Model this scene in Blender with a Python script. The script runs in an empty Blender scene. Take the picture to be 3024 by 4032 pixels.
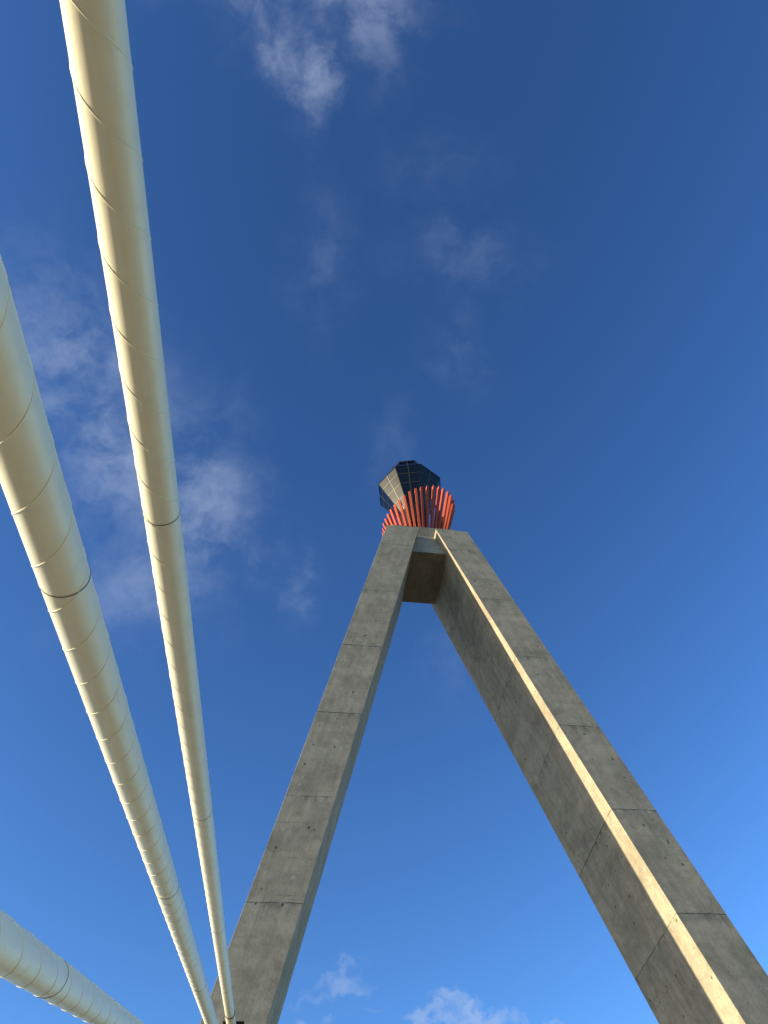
import bpy, bmesh, math, random
from mathutils import Vector, Matrix, noise
R = math.radians
C = bpy.context.scene.collection
sc = bpy.context.scene
rng = random.Random(7)

# ------------------------------------------------------------------ camera
OX, OZ = 3.949, 31.75                     # model frame (pylon lift joint = 0) to world frame (ground = 0)
def W(x, y, z): return Vector((x - OX, y, z + OZ))
cam = bpy.data.cameras.new('camera'); cam_o = bpy.data.objects.new('camera', cam); C.objects.link(cam_o)
right = Vector((0.98871551, -0.13948569, -0.05463861))
down = Vector((0.08620973, 0.82807183, -0.5539539))
fwd = Vector((0.12251334, 0.54299244, 0.83075249))
m = Matrix((right, -down, -fwd)).transposed().to_4x4()
m.translation = W(-3.8916, -24.2670, -30.1207)
cam_o.matrix_world = m
cam.sensor_fit = 'HORIZONTAL'; cam.sensor_width = 36.0
cam.lens = 3131.87 / 3024 * 36.0
cam.clip_start = 0.05; cam.clip_end = 20000
sc.camera = cam_o

# ------------------------------------------------------------------ light
SUN_EL, SUN_PHI = 10.0, 4.12                # low sun from the left, 4 degrees in front of the pylon plane
sdir = Vector((-math.cos(R(SUN_EL)) * math.cos(R(SUN_PHI)), -math.cos(R(SUN_EL)) * math.sin(R(SUN_PHI)), math.sin(R(SUN_EL))))
sun = bpy.data.lights.new('sun', 'SUN'); sun.energy = 5.0; sun.angle = R(0.7); sun.color = (1.0, 0.87, 0.56)
sun_o = bpy.data.objects.new('sun', sun); C.objects.link(sun_o)
sun_o.rotation_euler = (-sdir).to_track_quat('-Z', 'Y').to_euler()
EXPOSURE = 1.0
sc.cycles.sample_clamp_indirect = 60.0
sc.view_settings.view_transform = 'Standard'; sc.view_settings.look = 'None'
sc.view_settings.exposure = EXPOSURE; sc.view_settings.gamma = 1.0; sc.view_settings.use_curve_mapping = False
SKY_STRENGTH = 0.108

class NT:
    """small node builder"""
    def __init__(s, tree): s.t = tree; s.n = tree.nodes; s.l = tree.links
    def new(s, typ, **kw):
        nd = s.n.new(typ)
        for k, v in kw.items(): setattr(nd, k, v)
        return nd
    def put(s, sock, v):
        if v is None: return
        if hasattr(v, 'is_linked') or isinstance(v, bpy.types.NodeSocket): s.l.new(v, sock)
        else: sock.default_value = v
    def M(s, op, a, b=None, c=None, clamp=False):
        nd = s.new('ShaderNodeMath', operation=op); nd.use_clamp = clamp
        for i, v in enumerate((a, b, c)): s.put(nd.inputs[i], v)
        return nd.outputs[0]
    def V(s, op, a, b=None, scale=None):
        nd = s.new('ShaderNodeVectorMath', operation=op)
        s.put(nd.inputs[0], a); s.put(nd.inputs[1], b)
        if scale is not None: s.put(nd.inputs['Scale'], scale)
        return nd.outputs['Value'] if op in ('DOT_PRODUCT', 'LENGTH', 'DISTANCE') else nd.outputs[0]
    def sep(s, v):
        nd = s.new('ShaderNodeSeparateXYZ'); s.l.new(v, nd.inputs[0]); return nd.outputs
    def comb(s, x, y, z):
        nd = s.new('ShaderNodeCombineXYZ')
        for i, v in enumerate((x, y, z)): s.put(nd.inputs[i], v)
        return nd.outputs[0]
    def noise(s, vec, scale=1.0, detail=4.0, rough=0.55, dist=0.0, dim='3D'):
        nd = s.new('ShaderNodeTexNoise', noise_dimensions=dim)
        if vec is not None: s.l.new(vec, nd.inputs['Vector'])
        nd.inputs['Scale'].default_value = scale; nd.inputs['Detail'].default_value = detail
        nd.inputs['Roughness'].default_value = rough; nd.inputs['Distortion'].default_value = dist
        return nd.outputs['Fac']
    def white(s, vec):
        nd = s.new('ShaderNodeTexWhiteNoise', noise_dimensions='3D'); s.l.new(vec, nd.inputs['Vector']); return nd.outputs
    def ss(s, v, lo, hi, a=0.0, b=1.0):
        nd = s.new('ShaderNodeMapRange', interpolation_type='SMOOTHSTEP')
        s.put(nd.inputs['Value'], v)
        nd.inputs['From Min'].default_value = lo; nd.inputs['From Max'].default_value = hi
        nd.inputs['To Min'].default_value = a; nd.inputs['To Max'].default_value = b
        return nd.outputs[0]
    def mix(s, f, a, b, blend='MIX'):
        nd = s.new('ShaderNodeMix', data_type='RGBA', blend_type=blend); nd.clamp_factor = True
        s.put(nd.inputs['Factor'], f); s.put(nd.inputs[6], a); s.put(nd.inputs[7], b)
        return nd.outputs[2]

# ------------------------------------------------------------------ sky
world = bpy.data.worlds.new('World'); sc.world = world; world.use_nodes = True
world.node_tree.nodes.clear()
w = NT(world.node_tree)
sky = w.new('ShaderNodeTexSky', sky_type='NISHITA')
sky.sun_disc = False; sky.sun_elevation = R(SUN_EL); sky.sun_rotation = math.atan2(sdir.x, sdir.y)
sky.altitude = 0; sky.air_density = 1.0; sky.dust_density = 0.6; sky.ozone_density = 3.0
gen = w.new('ShaderNodeTexCoord').outputs['Generated']
dirn = w.V('NORMALIZE', gen)
# thin fair-weather clouds: soft patches of broken noise at fixed places in the sky
n_big = w.noise(dirn, 9.0, 6.0, 0.55, 0.4)
n_fine = w.noise(dirn, 30.0, 8.0, 0.62, 0.6)
wa = w.new('ShaderNodeTexNoise'); w.l.new(dirn, wa.inputs['Vector']); wa.inputs['Scale'].default_value = 20.0; wa.inputs['Detail'].default_value = 6.0; wa.inputs['Roughness'].default_value = .62
warped = w.V('ADD', dirn, w.V('SCALE', w.V('SUBTRACT', wa.outputs['Color'], (.5, .5, .5)), scale=.11))
CLOUDS = [  # direction, along-axis, half sizes in radians, density
    ((-.075, .022, .997), (1, .2, 0), .060, .030, .30), ((-.050, .060, .997), (.5, .9, 0), .036, .020, .30), ((.022, .004, 1.), (1, 0, 0), .055, .018, .40),
    ((-.012, .085, .995), (.2, 1, 0), .040, .018, .34), ((.045, .035, .998), (.3, 1, 0), .04, .022, .24), ((-.03, .035, .999), (1, 0, 0), .04, .02, .22),
    ((-.256, .414, .874), (.4, .8, -.4), .10, .06, .32), ((-.206, .491, .847), (.7, .5, -.5), .12, .07, .34),
    ((-.10, .548, .831), (.1, .8, -.6), .085, .045, .33), ((-.101, .59, .801), (.9, .2, -.2), .06, .034, .34), ((-.15, .62, .77), (.8, -.5, .3), .07, .04, .28),
    ((.016, .629, .777), (0, .8, -.6), .035, .02, .20), ((-.04, .63, .775), (1, 0, 0), .04, .02, .08),
    ((.02, .276, .961), (0, .9, -.3), .06, .026, .08), ((.188, .249, .95), (1, 0, 0), .06, .026, .10), ((.192, .349, .917), (.5, .8, 0), .05, .03, .07),
    ((.141, .159, .977), (1, 0, 0), .05, .03, .05), ((.124, .472, .873), (0, 1, 0), .05, .022, .05), ((.218, .681, .699), (0, .7, -.7), .04, .02, .06),
    ((-.4, .85, .35), (1, 0, 0), .10, .025, .5),
]
PUFFS = [  # firmer little cumulus low over the horizon
    ((.105, .895, .435), (1, 0, .3), .045, .016, .62), ((.065, .905, .420), (1, 0, .1), .04, .011, .5), ((.050, .918, .393), (1, 0, 0), .035, .014, .8),
    ((.215, .885, .408), (1, 0, .2), .032, .013, .66), ((.24, .884, .397), (1, 0, 0), .05, .013, .75), ((.20, .894, .396), (1, 0, 0), .03, .012, .7),
    ((.30, .868, .390), (1, 0, 0), .04, .008, .5), ((.14, .902, .41), (1, 0, 0), .035, .008, .42),
]
def blobs(L):
  tot = None
  for d, ax, su, sv, a in L:
    d = Vector(d).normalized(); u = Vector(ax); u = (u - d * u.dot(d)).normalized(); v = d.cross(u)
    x = w.M('DIVIDE', w.V('DOT_PRODUCT', warped, tuple(u)), su)
    y = w.M('DIVIDE', w.V('DOT_PRODUCT', warped, tuple(v)), sv)
    r2 = w.M('ADD', w.M('MULTIPLY', x, x), w.M('MULTIPLY', y, y))
    front = w.M('GREATER_THAN', w.V('DOT_PRODUCT', dirn, tuple(d)), 0.0)
    g = w.M('MULTIPLY', w.M('MULTIPLY', w.M('POWER', 2.718, w.M('MULTIPLY', r2, -0.8)), a), front)
    tot = g if tot is None else w.M('MAXIMUM', tot, g)
  return tot
tot = blobs(CLOUDS); tot2 = blobs(PUFFS)
nn = w.M('ADD', w.M('MULTIPLY', n_big, 0.60), w.M('MULTIPLY', n_fine, 0.40))
dens = w.M('MULTIPLY', tot, w.ss(nn, .36, .64, .08, 1.35))
puff = w.M('MULTIPLY', w.ss(w.M('ADD', tot2, w.M('MULTIPLY', w.M('SUBTRACT', nn, .5), .9)), .30, .85), .55)
dens = w.M('MAXIMUM', dens, puff)
bg_sky = w.new('ShaderNodeBackground'); bg_sky.inputs['Strength'].default_value = SKY_STRENGTH
SKY_TINT = (1.05, 1.0, .97, 1)           # deeper blue overhead, paler towards the horizon
gm = w.new('ShaderNodeGamma'); w.l.new(sky.outputs[0], gm.inputs[0]); gm.inputs[1].default_value = 1.65
skycol = w.V('MINIMUM', w.mix(1.0, gm.outputs[0], SKY_TINT, 'MULTIPLY'), (9.0, 8.0, 7.0))
w.l.new(skycol, bg_sky.inputs['Color'])
bg_cloud = w.new('ShaderNodeBackground'); bg_cloud.inputs['Color'].default_value = (.60, .71, .92, 1)
bg_cloud.inputs['Strength'].default_value = 0.46
mx = w.new('ShaderNodeMixShader'); w.l.new(w.M('MULTIPLY', dens, 0.8, clamp=True), mx.inputs[0]); w.l.new(bg_sky.outputs[0], mx.inputs[1]); w.l.new(bg_cloud.outputs[0], mx.inputs[2])
wo = w.new('ShaderNodeOutputWorld'); w.l.new(mx.outputs[0], wo.inputs['Surface'])

# ------------------------------------------------------------------ helpers
def tag(o, label=None, cat=None, group=None, kind=None):
    if label: o['label'] = label
    if cat: o['category'] = cat
    if group: o['group'] = group
    if kind: o['kind'] = kind
    return o
def empty(name, loc):
    o = bpy.data.objects.new(name, None); C.objects.link(o); o.location = loc; o.empty_display_size = .5; return o
def link(name, bm, mats, parent=None, smooth=False):
    """bm in world coordinates; links it as one mesh object under parent"""
    if name != 'water': bmesh.ops.recalc_face_normals(bm, faces=bm.faces)
    me = bpy.data.meshes.new(name); bm.to_mesh(me); bm.free()
    for mt in (mats if isinstance(mats, (list, tuple)) else [mats]): me.materials.append(mt)
    if smooth: me.polygons.foreach_set('use_smooth', [True] * len(me.polygons))
    o = bpy.data.objects.new(name, me); C.objects.link(o)
    if parent is not None:
        o.parent = parent; o.matrix_parent_inverse = Matrix.Translation(-abs_loc(parent))
    return o
def abs_loc(o):
    l = Vector(o.location)
    return l if o.parent is None else (l if o.type == 'MESH' else l + abs_loc(o.parent))
def hexa(bm, pts):
    """pts: 4 bottom + 4 top corners, ring order"""
    v = [bm.verts.new(p) for p in pts]
    fs = [bm.faces.new([v[i] for i in q]) for q in ((3, 2, 1, 0), (4, 5, 6, 7), (0, 1, 5, 4), (1, 2, 6, 5), (2, 3, 7, 6), (3, 0, 4, 7))]
    return v, fs
def bevel_all(bm, w_, seg=1):
    bmesh.ops.bevel(bm, geom=list(bm.edges), offset=w_, segments=seg, affect='EDGES', profile=.5, clamp_overlap=True)
def box_uv(bm):
    """across / height coordinates per face, in metres (height 0 = lift joint)"""
    uv = bm.loops.layers.uv.new('UVMap')
    bmesh.ops.recalc_face_normals(bm, faces=bm.faces)
    for f in bm.faces:
        n = f.normal
        for l in f.loops:
            p = l.vert.co
            if abs(n.z) > .8: l[uv].uv = (p.x, p.y + 3.3)
            elif abs(n.y) > abs(n.x): l[uv].uv = (p.x + math.copysign(.264, p.x) * (p.z - OZ), p.z - OZ)
            else: l[uv].uv = (p.y - 2.1 + 20, p.z - OZ)

# ------------------------------------------------------------------ materials
def principled(name):
    mt = bpy.data.materials.new(name); mt.use_nodes = True; mt.node_tree.nodes.clear()
    t = NT(mt.node_tree); b = t.new('ShaderNodeBsdfPrincipled'); o = t.new('ShaderNodeOutputMaterial')
    t.l.new(b.outputs[0], o.inputs['Surface']); return mt, t, b

def concrete(name, lo=(.235, .195, .146), hi=(.455, .377, .285), marks=True, seed=0.0):
    mt, t, b = principled(name)
    tc = t.new('ShaderNodeTexCoord'); ob = t.V('ADD', tc.outputs['Object'], (seed, seed * 1.7, 0))
    uvv = tc.outputs['UV']; us = t.sep(uvv); u, v = us[0], us[1]
    oz = t.sep(ob)
    big = t.noise(ob, 0.55, 5, .6, .3); mid = t.noise(ob, 2.2, 6, .65, .6); fine = t.noise(ob, 14, 5, .7); grain = t.noise(ob, 90, 2, .6)
    suv = t.comb(t.M('MULTIPLY', u, 5.0), t.M('MULTIPLY', v, .45), seed)
    streak = t.noise(suv, 1.0, 5, .65, .3)
    band = t.noise(t.comb(t.M('MULTIPLY', u, .10), t.M('MULTIPLY', v, 1.25), t.M('ADD', seed, t.M('MULTIPLY', t.M('SIGN', oz[0]), 7.0))), 1.0, 3, .6)
    f = t.M('ADD', t.M('MULTIPLY', big, .30), t.M('MULTIPLY', mid, .30))
    f = t.M('ADD', f, t.M('MULTIPLY', streak, .22)); f = t.M('ADD', f, t.M('MULTIPLY', band, .18))
    f = t.M('ADD', f, t.M('MULTIPLY', t.M('SUBTRACT', fine, .5), .22)); f = t.M('ADD', f, t.M('MULTIPLY', t.M('SUBTRACT', grain, .5), .12))
    f = t.ss(f, .36, .64)
    col = t.mix(f, (*lo, 1), (*hi, 1))
    warm = t.ss(t.noise(ob, .8, 4, .6), .5, .75)
    col = t.mix(t.M('MULTIPLY', warm, .35), col, (.27, .245, .195, 1))
    height = t.M('ADD', t.M('MULTIPLY', mid, .5), t.M('MULTIPLY', fine, .35)); height = t.M('ADD', height, t.M('MULTIPLY', grain, .06)); height = t.M('ADD', height, t.M('MULTIPLY', streak, .25))
    # long rain streaks and a few darker weathered patches
    rain = t.ss(t.noise(t.comb(t.M('MULTIPLY', u, 7.5), t.M('MULTIPLY', v, .22), seed + 5.0), 1.0, 4, .6), .56, .74)
    rain = t.M('MULTIPLY', rain, t.ss(t.noise(ob, .45, 3, .55), .42, .62))
    col = t.mix(t.M('MULTIPLY', rain, .38), col, (.13, .115, .088, 1))
    patch = t.ss(t.noise(ob, 1.1, 6, .72, .4), .60, .68)
    col = t.mix(t.M('MULTIPLY', patch, .22), col, (.12, .108, .085, 1))
    if marks:
        # lift joints every 4 m: broken dark line, pale laitance and dirt under it
        wob = t.M('MULTIPLY', t.M('SUBTRACT', t.noise(ob, 3.0, 4, .6), .5), .10)
        vv = t.M('ADD', v, wob)
        k = t.M('SUBTRACT', t.M('FRACT', t.M('ADD', t.M('DIVIDE', vv, 4.0), .5)), .5)      # -0.5..0.5, 0 at the joint
        dist = t.M('MULTIPLY', k, 4.0)
        ad = t.M('ABSOLUTE', dist)
        brk = t.ss(t.noise(ob, 1.7, 3, .6), .40, .52)
        line = t.M('MULTIPLY', t.ss(ad, .006, .030, 1, 0), t.M('ADD', .10, t.M('MULTIPLY', brk, .50)))
        below = t.M('MULTIPLY', t.ss(dist, -.42, -.02), t.ss(dist, .0, .02, 1, 0))
        stain = t.M('MULTIPLY', below, t.ss(t.noise(t.comb(t.M('MULTIPLY', u, 4), t.M('MULTIPLY', v, 1.2), seed + 3), 1.0, 4, .6), .46, .66))
        lait = t.M('MULTIPLY', t.ss(ad, .03, .17, 1, 0), t.ss(t.noise(ob, 2.6, 5, .7), .57, .66))
        col = t.mix(t.M('MULTIPLY', lait, .55), col, (.46, .44, .39, 1))
        col = t.mix(t.M('MULTIPLY', stain, .65), col, (.115, .108, .088, 1))
        col = t.mix(line, col, (.055, .052, .045, 1))
        height = t.M('SUBTRACT', height, t.M('MULTIPLY', line, .5))
        # fainter board lines between the lifts
        k2 = t.M('ABSOLUTE', t.M('MULTIPLY', t.M('SUBTRACT', t.M('FRACT', t.M('ADD', t.M('DIVIDE', t.M('ADD', vv, 1.1), 1.333), .5)), .5), 1.333))
        l2 = t.M('MULTIPLY', t.ss(k2, .006, .026, 1, 0), t.ss(t.noise(ob, 1.1, 4, .65), .5, .62))
        col = t.mix(t.M('MULTIPLY', l2, .38), col, (.09, .085, .07, 1))
        # formwork tie holes, some filled with pale mortar
        for (cu, cv, off, th_d, th_b) in ((.86, .92, 0.0, .36, .50), (.53, .71, 5.3, .12, .17)):
            gu = t.M('ADD', t.M('DIVIDE', u, cu), .5 + off); gv = t.M('ADD', t.M('DIVIDE', v, cv), off)
            cell = t.comb(t.M('FLOOR', gu), t.M('FLOOR', gv), t.M('ADD', seed + off, t.M('MULTIPLY', t.M('SIGN', oz[0]), 11.0)))
            wn = t.white(cell); wc = t.new('ShaderNodeSeparateColor'); t.l.new(wn['Color'], wc.inputs[0])
            du = t.M('SUBTRACT', t.M('SUBTRACT', t.M('FRACT', gu), .5), t.M('MULTIPLY', t.M('SUBTRACT', wc.outputs[0], .5), .16 if off == 0 else .5))
            dv = t.M('SUBTRACT', t.M('SUBTRACT', t.M('FRACT', gv), .5), t.M('MULTIPLY', t.M('SUBTRACT', wc.outputs[1], .5), .14 if off == 0 else .5))
            dd = t.comb(t.M('MULTIPLY', du, cu), t.M('MULTIPLY', dv, cv * .8), 0.0)
            wobble = t.M('MULTIPLY', t.M('SUBTRACT', t.noise(ob, 13, 4, .7), .5), .085)
            rr = t.M('ADD', t.V('LENGTH', dd), wobble)
            rad = t.M('ADD', .014, t.M('MULTIPLY', wc.outputs[2], .028))
            val = wn['Value']
            hole = t.M('MULTIPLY', t.ss(t.M('SUBTRACT', rr, rad), -.008, .012, 1, 0), t.M('LESS_THAN', val, th_d))
            plug = t.M('MULTIPLY', t.ss(t.M('SUBTRACT', rr, t.M('ADD', rad, .015)), -.012, .016, 1, 0), t.M('MULTIPLY', t.M('GREATER_THAN', val, th_d), t.M('LESS_THAN', val, th_b)))
            col = t.mix(t.M('MULTIPLY', plug, .5), col, (.48, .46, .40, 1))
            col = t.mix(t.M('MULTIPLY', hole, .85), col, (.045, .043, .038, 1))
            height = t.M('SUBTRACT', height, t.M('MULTIPLY', hole, .5))
    t.l.new(col, b.inputs['Base Color'])
    b.inputs['Roughness'].default_value = .85; b.inputs['Specular IOR Level'].default_value = .25
    bp = t.new('ShaderNodeBump'); bp.inputs['Strength'].default_value = .35; bp.inputs['Distance'].default_value = .02
    t.l.new(height, bp.inputs['Height']); t.l.new(bp.outputs[0], b.inputs['Normal'])
    return mt

def plain(name, col, rough=.5, metal=0.0, var=.12, scale=6.0, spec=.5):
    mt, t, b = principled(name)
    tc = t.new('ShaderNodeTexCoord')
    n = t.noise(tc.outputs['Object'], scale, 5, .6)
    c = t.mix(n, tuple(x * (1 - var) for x in col) + (1,), tuple(min(1, x * (1 + var)) for x in col) + (1,))
    t.l.new(c, b.inputs['Base Color']); b.inputs['Metallic'].default_value = metal
    b.inputs['Specular IOR Level'].default_value = spec
    t.l.new(t.M('ADD', rough - .05, t.M('MULTIPLY', n, .1)), b.inputs['Roughness'])
    return mt

M_leg = concrete('pylon concrete', seed=0.0)
M_beam = concrete('crossbeam concrete', seed=13.0, lo=(.27, .226, .17), hi=(.44, .37, .285))
M_slab = concrete('cap slab concrete', marks=False, seed=27.0, lo=(.16, .132, .095), hi=(.36, .30, .215))

def sheath_mat():
    mt, t, b = principled('cream plastic sheath')
    tc = t.new('ShaderNodeTexCoord'); uvv = t.sep(tc.outputs['UV'])
    al, ar = uvv[0], uvv[1]                                   # metres along, turns around
    dirt = t.noise(t.comb(t.M('MULTIPLY', al, .7), t.M('MULTIPLY', ar, 9.0), 0.0), 1.0, 5, .6)
    blot = t.noise(tc.outputs['Object'], 7.0, 5, .65)
    f = t.M('ADD', t.M('MULTIPLY', t.ss(dirt, .35, .8), .5), t.M('MULTIPLY', t.ss(blot, .45, .8), .4))
    col = t.mix(f, (.78, .72, .59, 1), (.63, .58, .465, 1))
    sp = t.ss(t.noise(tc.outputs['Object'], 45.0, 3, .6), .72, .78)
    col = t.mix(t.M('MULTIPLY', sp, .25), col, (.35, .32, .26, 1))
    smg = t.ss(t.noise(t.comb(t.M('MULTIPLY', al, .9), t.M('MULTIPLY', ar, 3.0), 9.0), 1.3, 5, .65), .60, .78)
    col = t.mix(t.M('MULTIPLY', smg, .36), col, (.40, .36, .28, 1))
    t.l.new(col, b.inputs['Base Color'])
    t.l.new(t.M('ADD', .30, t.M('MULTIPLY', blot, .16)), b.inputs['Roughness'])
    bp = t.new('ShaderNodeBump'); bp.inputs['Strength'].default_value = .12; bp.inputs['Distance'].default_value = .004
    t.l.new(t.noise(t.comb(t.M('MULTIPLY', al, 1.3), t.M('MULTIPLY', ar, 5.0), 2.0), 1.0, 3, .5), bp.inputs['Height']); t.l.new(bp.outputs[0], b.inputs['Normal'])
    return mt
M_sheath = sheath_mat()
M_fillet = plain('cream plastic bead', (.74, .69, .54), .4, var=.08)
M_ring = plain('dark grey weld ring', (.15, .135, .11), .55)
M_black = plain('black rubber seal', (.012, .012, .013), .5)
M_glass = None
def glass_mat():
    mt, t, b = principled('dark tinted window glass')
    tc = t.new('ShaderNodeTexCoord')
    n = t.noise(tc.outputs['Object'], 1.3, 4, .55, .8)
    t.l.new(t.mix(n, (.0010, .0016, .011, 1), (.002, .003, .018, 1)), b.inputs['Base Color'])
    t.l.new(t.M('ADD', .19, t.M('MULTIPLY', n, .07)), b.inputs['Roughness'])
    b.inputs['IOR'].default_value = 1.5; b.inputs['Specular IOR Level'].default_value = .15
    return mt
M_glass = glass_mat()
M_mull = plain('grey metal mullion', (.035, .033, .026), .27, 0.0, .12, 6.0, .25)
M_frame = plain('dark metal frame', (.010, .011, .016), .5, 0.0, .1, 6.0, .2)
M_core = plain('dark cladding', (.008, .008, .009), .7, 0.0, .1, 6.0, .2)
M_red = plain('red orange painted steel', (.40, .074, .040), .65, 0.0, .10, 1.6, .1)
M_white = plain('white painted steel', (.72, .70, .64), .45)

# ------------------------------------------------------------------ river, deck and footway
def water_mat():
    mt, t, b = principled('calm dark river water')
    ob = t.new('ShaderNodeTexCoord').outputs['Object']
    n = t.noise(ob, .02, 4, .6)
    t.l.new(t.mix(n, (.012, .020, .022, 1), (.020, .028, .028, 1)), b.inputs['Base Color'])
    b.inputs['IOR'].default_value = 1.33
    t.l.new(t.M('ADD', .34, t.M('MULTIPLY', n, .10)), b.inputs['Roughness'])
    return mt
bm = bmesh.new(); bmesh.ops.create_grid(bm, x_segments=24, y_segments=24, size=6000)
for v in bm.verts: v.co.z = -4.0
tag(link('water', bm, water_mat()), kind='structure')
def slab_box(x0, x1, z0, z1, bev):
    bm = bmesh.new(); hexa(bm, [Vector((x, y, z)) for z in (z0, z1) for x, y in ((x0, -220), (x1, -220), (x1, 220), (x0, 220))])
    bmesh.ops.recalc_face_normals(bm, faces=bm.faces); bevel_all(bm, bev); return bm
tag(link('bridge_deck', slab_box(-10.15, 10.15, -1.6, 0.0, .03), plain('dark asphalt', (.055, .052, .048), .9, 0.0, .25, 2.0, .2)), kind='structure')
tag(link('footway', slab_box(-10.05, -3.6, -.05, .13, .02), plain('pale footway concrete', (.44, .33, .17), .9, 0.0, .2, 1.5, .2)), kind='structure')

# ------------------------------------------------------------------ pylon
A0, SL, WID, DEP = 2.0004, .26403, 1.7986, 4.3164      # half gap at joint 0, slope, width, depth
def front_y(z): return .0063 * z                       # front face, very slightly battered
TOP = 5.80
pylon = tag(empty('bridge_pylon', (0, 2.1, 0)), 'grey concrete A-shaped bridge pylon with two leaning legs under the control room', 'pylon')
JOINTS = [TOP, 4.0, 0, -4, -8, -12, -16, -20, -24, -28, -32, -OZ - 6]
def leg(side):
    bm = bmesh.new()
    rr = random.Random(31 if side < 0 else 77)
    for a, bz in zip(JOINTS[:-1], JOINTS[1:]):
        e = [rr.uniform(-.006, .004) for _ in range(4)]
        pts = []
        for z in (bz, a):
            xi = A0 + SL * (-z); xo = xi + WID
            pts += [Vector((side * (xi - e[0]), front_y(z) - e[1], z + OZ)), Vector((side * (xo + e[2]), front_y(z) - e[1], z + OZ)),
                    Vector((side * (xo + e[2]), DEP + e[3], z + OZ)), Vector((side * (xi - e[0]), DEP + e[3], z + OZ))]
        b2 = bmesh.new(); hexa(b2, pts); bmesh.ops.recalc_face_normals(b2, faces=b2.faces); bevel_all(b2, .004)
        me = bpy.data.meshes.new('tmp'); b2.to_mesh(me); b2.free(); bm.from_mesh(me); bpy.data.meshes.remove(me)
    box_uv(bm)
    return bm

CABLES = [  # point on the axis, direction, helix hand, pitch, phase, weld positions, seal position
    (Vector((-4.745, -25.141, -27.049)), Vector((.02507, .95966, .28003)), 1, .71, 3.77, (-1.27, 3.89, 9.05, 14.21, 19.37), 22.72),
    (Vector((-4.932, -24.841, -28.157)), Vector((.02882, .95518, .29463)), -1, .71, 2.99, (-2.07, 3.08, 8.23, 13.38, 18.53), 22.3),
    (Vector((-5.130, -24.459, -29.524)), Vector((.01622, .94129, .33721)), -1, .86, 5.31, (.47, 5.62, 10.77, 15.92, 21.07), 22.3),
]
RAD = .11
pockets = []
for (A, d, *_r) in CABLES:
    d = d.normalized(); t = (0 - A.y) / d.y; Q = A + d * t
    pockets.append((W(*Q), d))
legs = []
for side in (-1, 1):
    o = link('leg', leg(side), M_leg, pylon); legs.append(o)
    # cable pockets cut into the front face
    cb = bmesh.new()
    for q, d in (pockets if side < 0 else [(Vector((-pockets[0][0].x, pockets[0][0].y, pockets[0][0].z)), Vector((-pockets[0][1].x, pockets[0][1].y, pockets[0][1].z)))]):
        ex = Vector((1, 0, 0)); ez = d.cross(ex) * -1; ez = ex.cross(d)
        ez.normalize(); ex2 = d.cross(ez)
        pts = []
        for zz in (-.30, .30):
            for (xx, yy) in ((-.29, -.8), (.29, -.8), (.29, .22), (-.29, .22)):
                pts.append(q + ex2 * xx + d * yy + ez * zz)
        hexa(cb, pts)
    bmesh.ops.recalc_face_normals(cb, faces=cb.faces)
    cut = link('pocket_cutter', cb, M_leg)
    md = o.modifiers.new('pockets', 'BOOLEAN'); md.operation = 'DIFFERENCE'; md.object = cut; md.solver = 'EXACT'; md.use_self = True
    bpy.context.view_layer.update()
    me = bpy.data.meshes.new_from_object(o.evaluated_get(bpy.context.evaluated_depsgraph_get()))
    o.modifiers.clear(); old = o.data; o.data = me; bpy.data.meshes.remove(old)
    bpy.data.objects.remove(cut)

def inner_x(z): return A0 + SL * (-z)
# crossbeam between the legs, its ends let into the legs
bm = bmesh.new(); zb, zt = 4.12, 5.84
pts = []
for z, y0 in ((zb, .47), (zt, .63)):
    x = inner_x(z) + .25
    pts += [Vector((-x, y0, z + OZ)), Vector((x, y0, z + OZ)), Vector((x, 4.0, z + OZ)), Vector((-x, 4.0, z + OZ))]
hexa(bm, pts); box_uv(bm)
link('crossbeam', bm, M_beam, pylon)
# cap slab
bm = bmesh.new()
pts = [Vector((x, y, z + OZ)) for z in (TOP - .03, 6.84) for x, y in ((-1.78, .67), (1.82, .67), (1.82, 3.75), (-1.78, 3.75))]
hexa(bm, pts); bmesh.ops.recalc_face_normals(bm, faces=bm.faces); bevel_all(bm, .03); box_uv(bm)
link('cap_slab', bm, M_slab, pylon)

# ------------------------------------------------------------------ control room
CX, CY = -.02, 2.22
TH = R(-35.56)
def ring8(rad, z, n=8): return [Vector((CX + rad * math.cos(TH + k * 2 * math.pi / n), CY + rad * math.sin(TH + k * 2 * math.pi / n), z + OZ)) for k in range(n)]
room = tag(empty('control_room', (CX, CY, 6.84 + OZ)), 'faceted dark glass control room flaring outward on top of the concrete pylon', 'control room')
Zb, Zr, Zu = 10.05, 13.05, 14.83
r0, r1, r2 = ring8(.72, Zb), ring8(2.12, Zr), ring8(1.22, Zu)
def slab_face(bm, q, n, th=.05):
    """thin solid panel: quad q pushed inward by th along -n"""
    hexa(bm, [p - n * th for p in q] + list(q))
def bar(bm, a, b, n, wd, dp, sink=.02):
    """rectangular bar from a to b standing dp proud of the surface with normal n"""
    t = (b - a).normalized(); s = t.cross(n).normalized()
    pts = []
    for p in (a, b):
        pts += [p - s * wd / 2 - n * sink, p + s * wd / 2 - n * sink, p + s * wd / 2 + n * dp, p - s * wd / 2 + n * dp]
    hexa(bm, pts)
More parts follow.
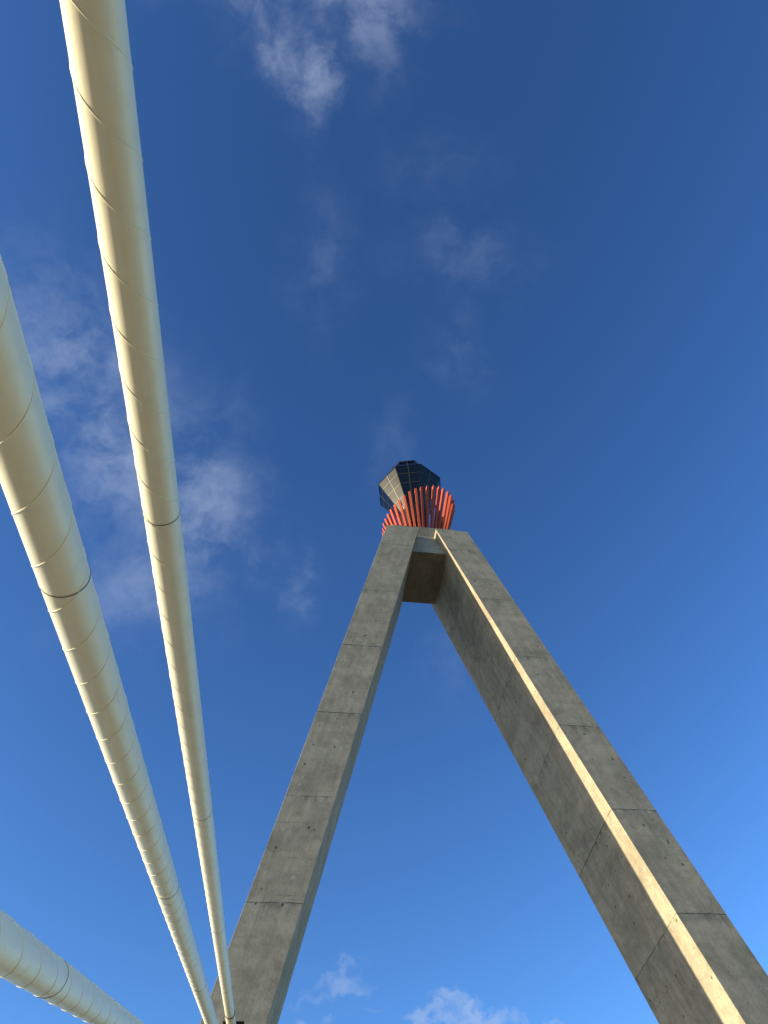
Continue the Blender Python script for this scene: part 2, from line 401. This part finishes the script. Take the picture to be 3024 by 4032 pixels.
def facet(q, nrows, ncols, upper):
    n = (q[1] - q[0]).cross(q[3] - q[0]).normalized()
    cen = (q[0] + q[1] + q[2] + q[3]) / 4
    if n.dot(cen - Vector((CX, CY, cen.z))) < 0: n = -n
    bm = bmesh.new(); slab_face(bm, q, n)
    g = link('window', bm, M_glass, room)
    bm = bmesh.new()
    L = lambda i, j: (q[0].lerp(q[3], j)).lerp(q[1].lerp(q[2], j), i)
    for c in range(1, ncols): bar(bm, L(c / ncols, .01), L(c / ncols, .99), n, .055, .022)
    for j_ in ((.32, .60, .82) if not upper else (.5,)): bar(bm, L(.02, j_), L(.98, j_), n, .045, .018)
    link('mullion', bm, M_mull, g)
for k in range(8):
    a, b = k, (k + 1) % 8
    facet([r0[a], r0[b], r1[b], r1[a]], 6, 2, False)
    facet([r1[a], r1[b], r2[b], r2[a]], 2, 2, True)
# ridge frames, rim and roof
bm = bmesh.new()
for k in range(8):
    out = Vector((math.cos(TH + k * math.pi / 4), math.sin(TH + k * math.pi / 4), 0))
    for p, q_, in ((r0[k], r1[k]), (r1[k], r2[k])):
        bar(bm, p, q_, out, .035, .012, .05)
link('ridge_frame', bm, M_frame, room)
bm = bmesh.new()
for k in range(8):
    p, q_ = r1[k], r1[(k + 1) % 8]; md_ = ((p + q_) / 2 - Vector((CX, CY, p.z))).normalized()
    bar(bm, p, q_, md_, .04, .02, .05)
link('rim', bm, M_frame, room)
bm = bmesh.new(); up_, lo_ = ring8(1.30, Zu + .12), ring8(1.30, Zu - .02)
vl = [bm.verts.new(p) for p in lo_]; vu = [bm.verts.new(p) for p in up_]
bm.faces.new(vl[::-1]); bm.faces.new(vu)
for k in range(8): bm.faces.new([vl[k], vl[(k + 1) % 8], vu[(k + 1) % 8], vu[k]])
link('roof', bm, M_frame, room)
bm = bmesh.new()
lo_, up_ = ring8(.78, 6.84), ring8(.86, Zb + .45)
vl = [bm.verts.new(p) for p in lo_]; vu = [bm.verts.new(p) for p in up_]
bm.faces.new(vl[::-1]); bm.faces.new(vu)
for k in range(8): bm.faces.new([vl[k], vl[(k + 1) % 8], vu[(k + 1) % 8], vu[k]])
link('shaft', bm, M_core, room)

# ------------------------------------------------------------------ crown of red slats
crown = tag(empty('slat_crown', (CX, CY, 6.84 + OZ)), 'ring of flaring red orange slats around the foot of the glass control room', 'slat screen')
N_S = 38
for i in range(N_S):
    a = R(205.51) + i * R(360 / N_S) + R(rng.uniform(-.7, .7))
    out = Vector((math.cos(a), math.sin(a), 0)); tan = Vector((-math.sin(a), math.cos(a), 0))
    rb, kk = 1.569, .270 + rng.uniform(-.006, .006)
    zt = 9.90 + .50 * (2.3 * math.cos(a)) + rng.uniform(-.03, .03)
    zbot = 6.20
    P = lambda z, dr, dt: Vector((CX, CY, z + OZ)) + out * (rb + kk * (z - 7) + dr) + tan * dt
    bm = bmesh.new(); hw, dp = .068, .18
    pts = [P(zbot, -dp, -hw), P(zbot, -dp, hw), P(zbot, 0, hw), P(zbot, 0, -hw), P(zt - .05, -dp, -hw), P(zt - .05, -dp, hw), P(zt, 0, hw), P(zt, 0, -hw)]
    hexa(bm, pts); bmesh.ops.recalc_face_normals(bm, faces=bm.faces); bevel_all(bm, .008)
    link('slat', bm, M_red, crown)
bm = bmesh.new()
vs = []
for k in range(96):
    a = 2 * math.pi * k / 96
    vs.append([bm.verts.new(Vector((CX + r_ * math.cos(a), CY + r_ * math.sin(a), z + OZ))) for r_, z in ((1.30, 6.82), (1.37, 6.82), (1.37, 7.05), (1.30, 7.05))])
for k in range(96):
    for j in range(4): bm.faces.new([vs[k][j], vs[(k + 1) % 96][j], vs[(k + 1) % 96][(j + 1) % 4], vs[k][(j + 1) % 4]])
link('base_ring', bm, M_white, crown)

# ------------------------------------------------------------------ stay cables
def tube(bm, A, d, e1, e2, t0, t1, rad, seg=72, step=.6, uvl=None, rfun=None):
    n = max(1, int((t1 - t0) / step)); rows = []
    for i in range(n + 1):
        t = t0 + (t1 - t0) * i / n
        rows.append([bm.verts.new(A + d * t + (e1 * math.cos(2 * math.pi * k / seg) + e2 * math.sin(2 * math.pi * k / seg)) * rad) for k in range(seg)])
    for i in range(n):
        for k in range(seg):
            f = bm.faces.new([rows[i][k], rows[i][(k + 1) % seg], rows[i + 1][(k + 1) % seg], rows[i + 1][k]])
            if uvl:
                for l, (ii, kk) in zip(f.loops, ((i, k), (i, k + 1), (i + 1, k + 1), (i + 1, k))): l[uvl].uv = (t0 + (t1 - t0) * ii / n, kk / seg)
    bm.faces.new(rows[0][::-1]); bm.faces.new(rows[-1])
def torus(bm, c, d, e1, e2, rad, wd, dp, seg=72):
    rows = []
    for k in range(seg):
        r_ = e1 * math.cos(2 * math.pi * k / seg) + e2 * math.sin(2 * math.pi * k / seg)
        rows.append([bm.verts.new(c + d * a + r_ * (rad + b)) for a, b in ((-wd / 2, -.004), (-wd / 2, dp * .7), (-wd / 4, dp), (wd / 4, dp), (wd / 2, dp * .7), (wd / 2, -.004))])
    for k in range(seg):
        a_, b_ = rows[k], rows[(k + 1) % seg]
        for j in range(6): bm.faces.new([a_[j], a_[(j + 1) % 6], b_[(j + 1) % 6], b_[j]])
def helix(bm, A, d, e1, e2, t0, t1, rad, pitch, hand, t_ref, wr=.0050, per=28):
    n = int((t1 - t0) / pitch * per); rows = []
    for i in range(n + 1):
        t = t0 + (t1 - t0) * i / n
        ph = math.pi + hand * 2 * math.pi * (t - t_ref) / pitch
        r_ = e1 * math.cos(ph) + e2 * math.sin(ph); tt = (e2 * math.cos(ph) - e1 * math.sin(ph)) * hand
        along = (d * pitch / (2 * math.pi * rad) + tt).normalized(); sd = along.cross(r_).normalized()
        c = A + d * t + r_ * (rad - .001)
        rows.append([bm.verts.new(c + sd * wr * math.cos(q) + r_ * wr * .8 * math.sin(q)) for q in (0, math.pi / 4, math.pi / 2, math.pi * 3 / 4, math.pi)])
    for i in range(n):
        for j in range(4): bm.faces.new([rows[i][j], rows[i][j + 1], rows[i + 1][j + 1], rows[i + 1][j]])
LAB = ['cream stay cable passing in front of the left pylon leg, with a black seal ring',
       'thickest looking cream stay cable, running between the other two stay cables',
       'grey looking cream stay cable low in the bottom left corner']
for ci, (A, d, hand, pitch, tref, welds, tseal) in enumerate(CABLES):
    d = d.normalized(); A = W(*A)
    e1 = d.cross(Vector((0, 0, 1))).normalized(); e2 = e1.cross(d).normalized()
    t_lo = (0.25 - A.z) / d.z; t_hi = (0 - A.y) / d.y + .85
    root = tag(empty('stay_cable', A + d * t_lo), LAB[ci], 'stay cable', 'cream stay cables running up to the left pylon leg')
    bm = bmesh.new(); uvl = bm.loops.layers.uv.new('UVMap')
    tube(bm, A, d, e1, e2, t_lo, tseal, RAD, uvl=uvl); link('sheath', bm, M_sheath, root, True)
    for hh in (0, .5):                                       # two beads, half a turn apart
        bm = bmesh.new(); helix(bm, A, d, e1, e2, t_lo + 2.5, tseal - .02, RAD, pitch, hand, tref + hh * pitch); link('helical_bead', bm, M_fillet, root, True)
    for tw in welds:
        bm = bmesh.new(); torus(bm, A + d * tw, d, e1, e2, RAD, .008, .0025); link('weld_ring', bm, M_ring, root, True)
    bm = bmesh.new(); uvl = bm.loops.layers.uv.new('UVMap'); tube(bm, A, d, e1, e2, tseal + .02, t_hi, RAD + .010, uvl=uvl); link('guide_pipe', bm, M_sheath, root, True)
    bm = bmesh.new(); torus(bm, A + d * tseal, d, e1, e2, RAD, .06, .0135); link('seal_ring', bm, M_black, root, True)
    bm = bmesh.new(); tube(bm, A, d, e1, e2, t_lo - .9, t_lo + 2.45, RAD + .03); link('anchor_tube', bm, M_white, root, True)
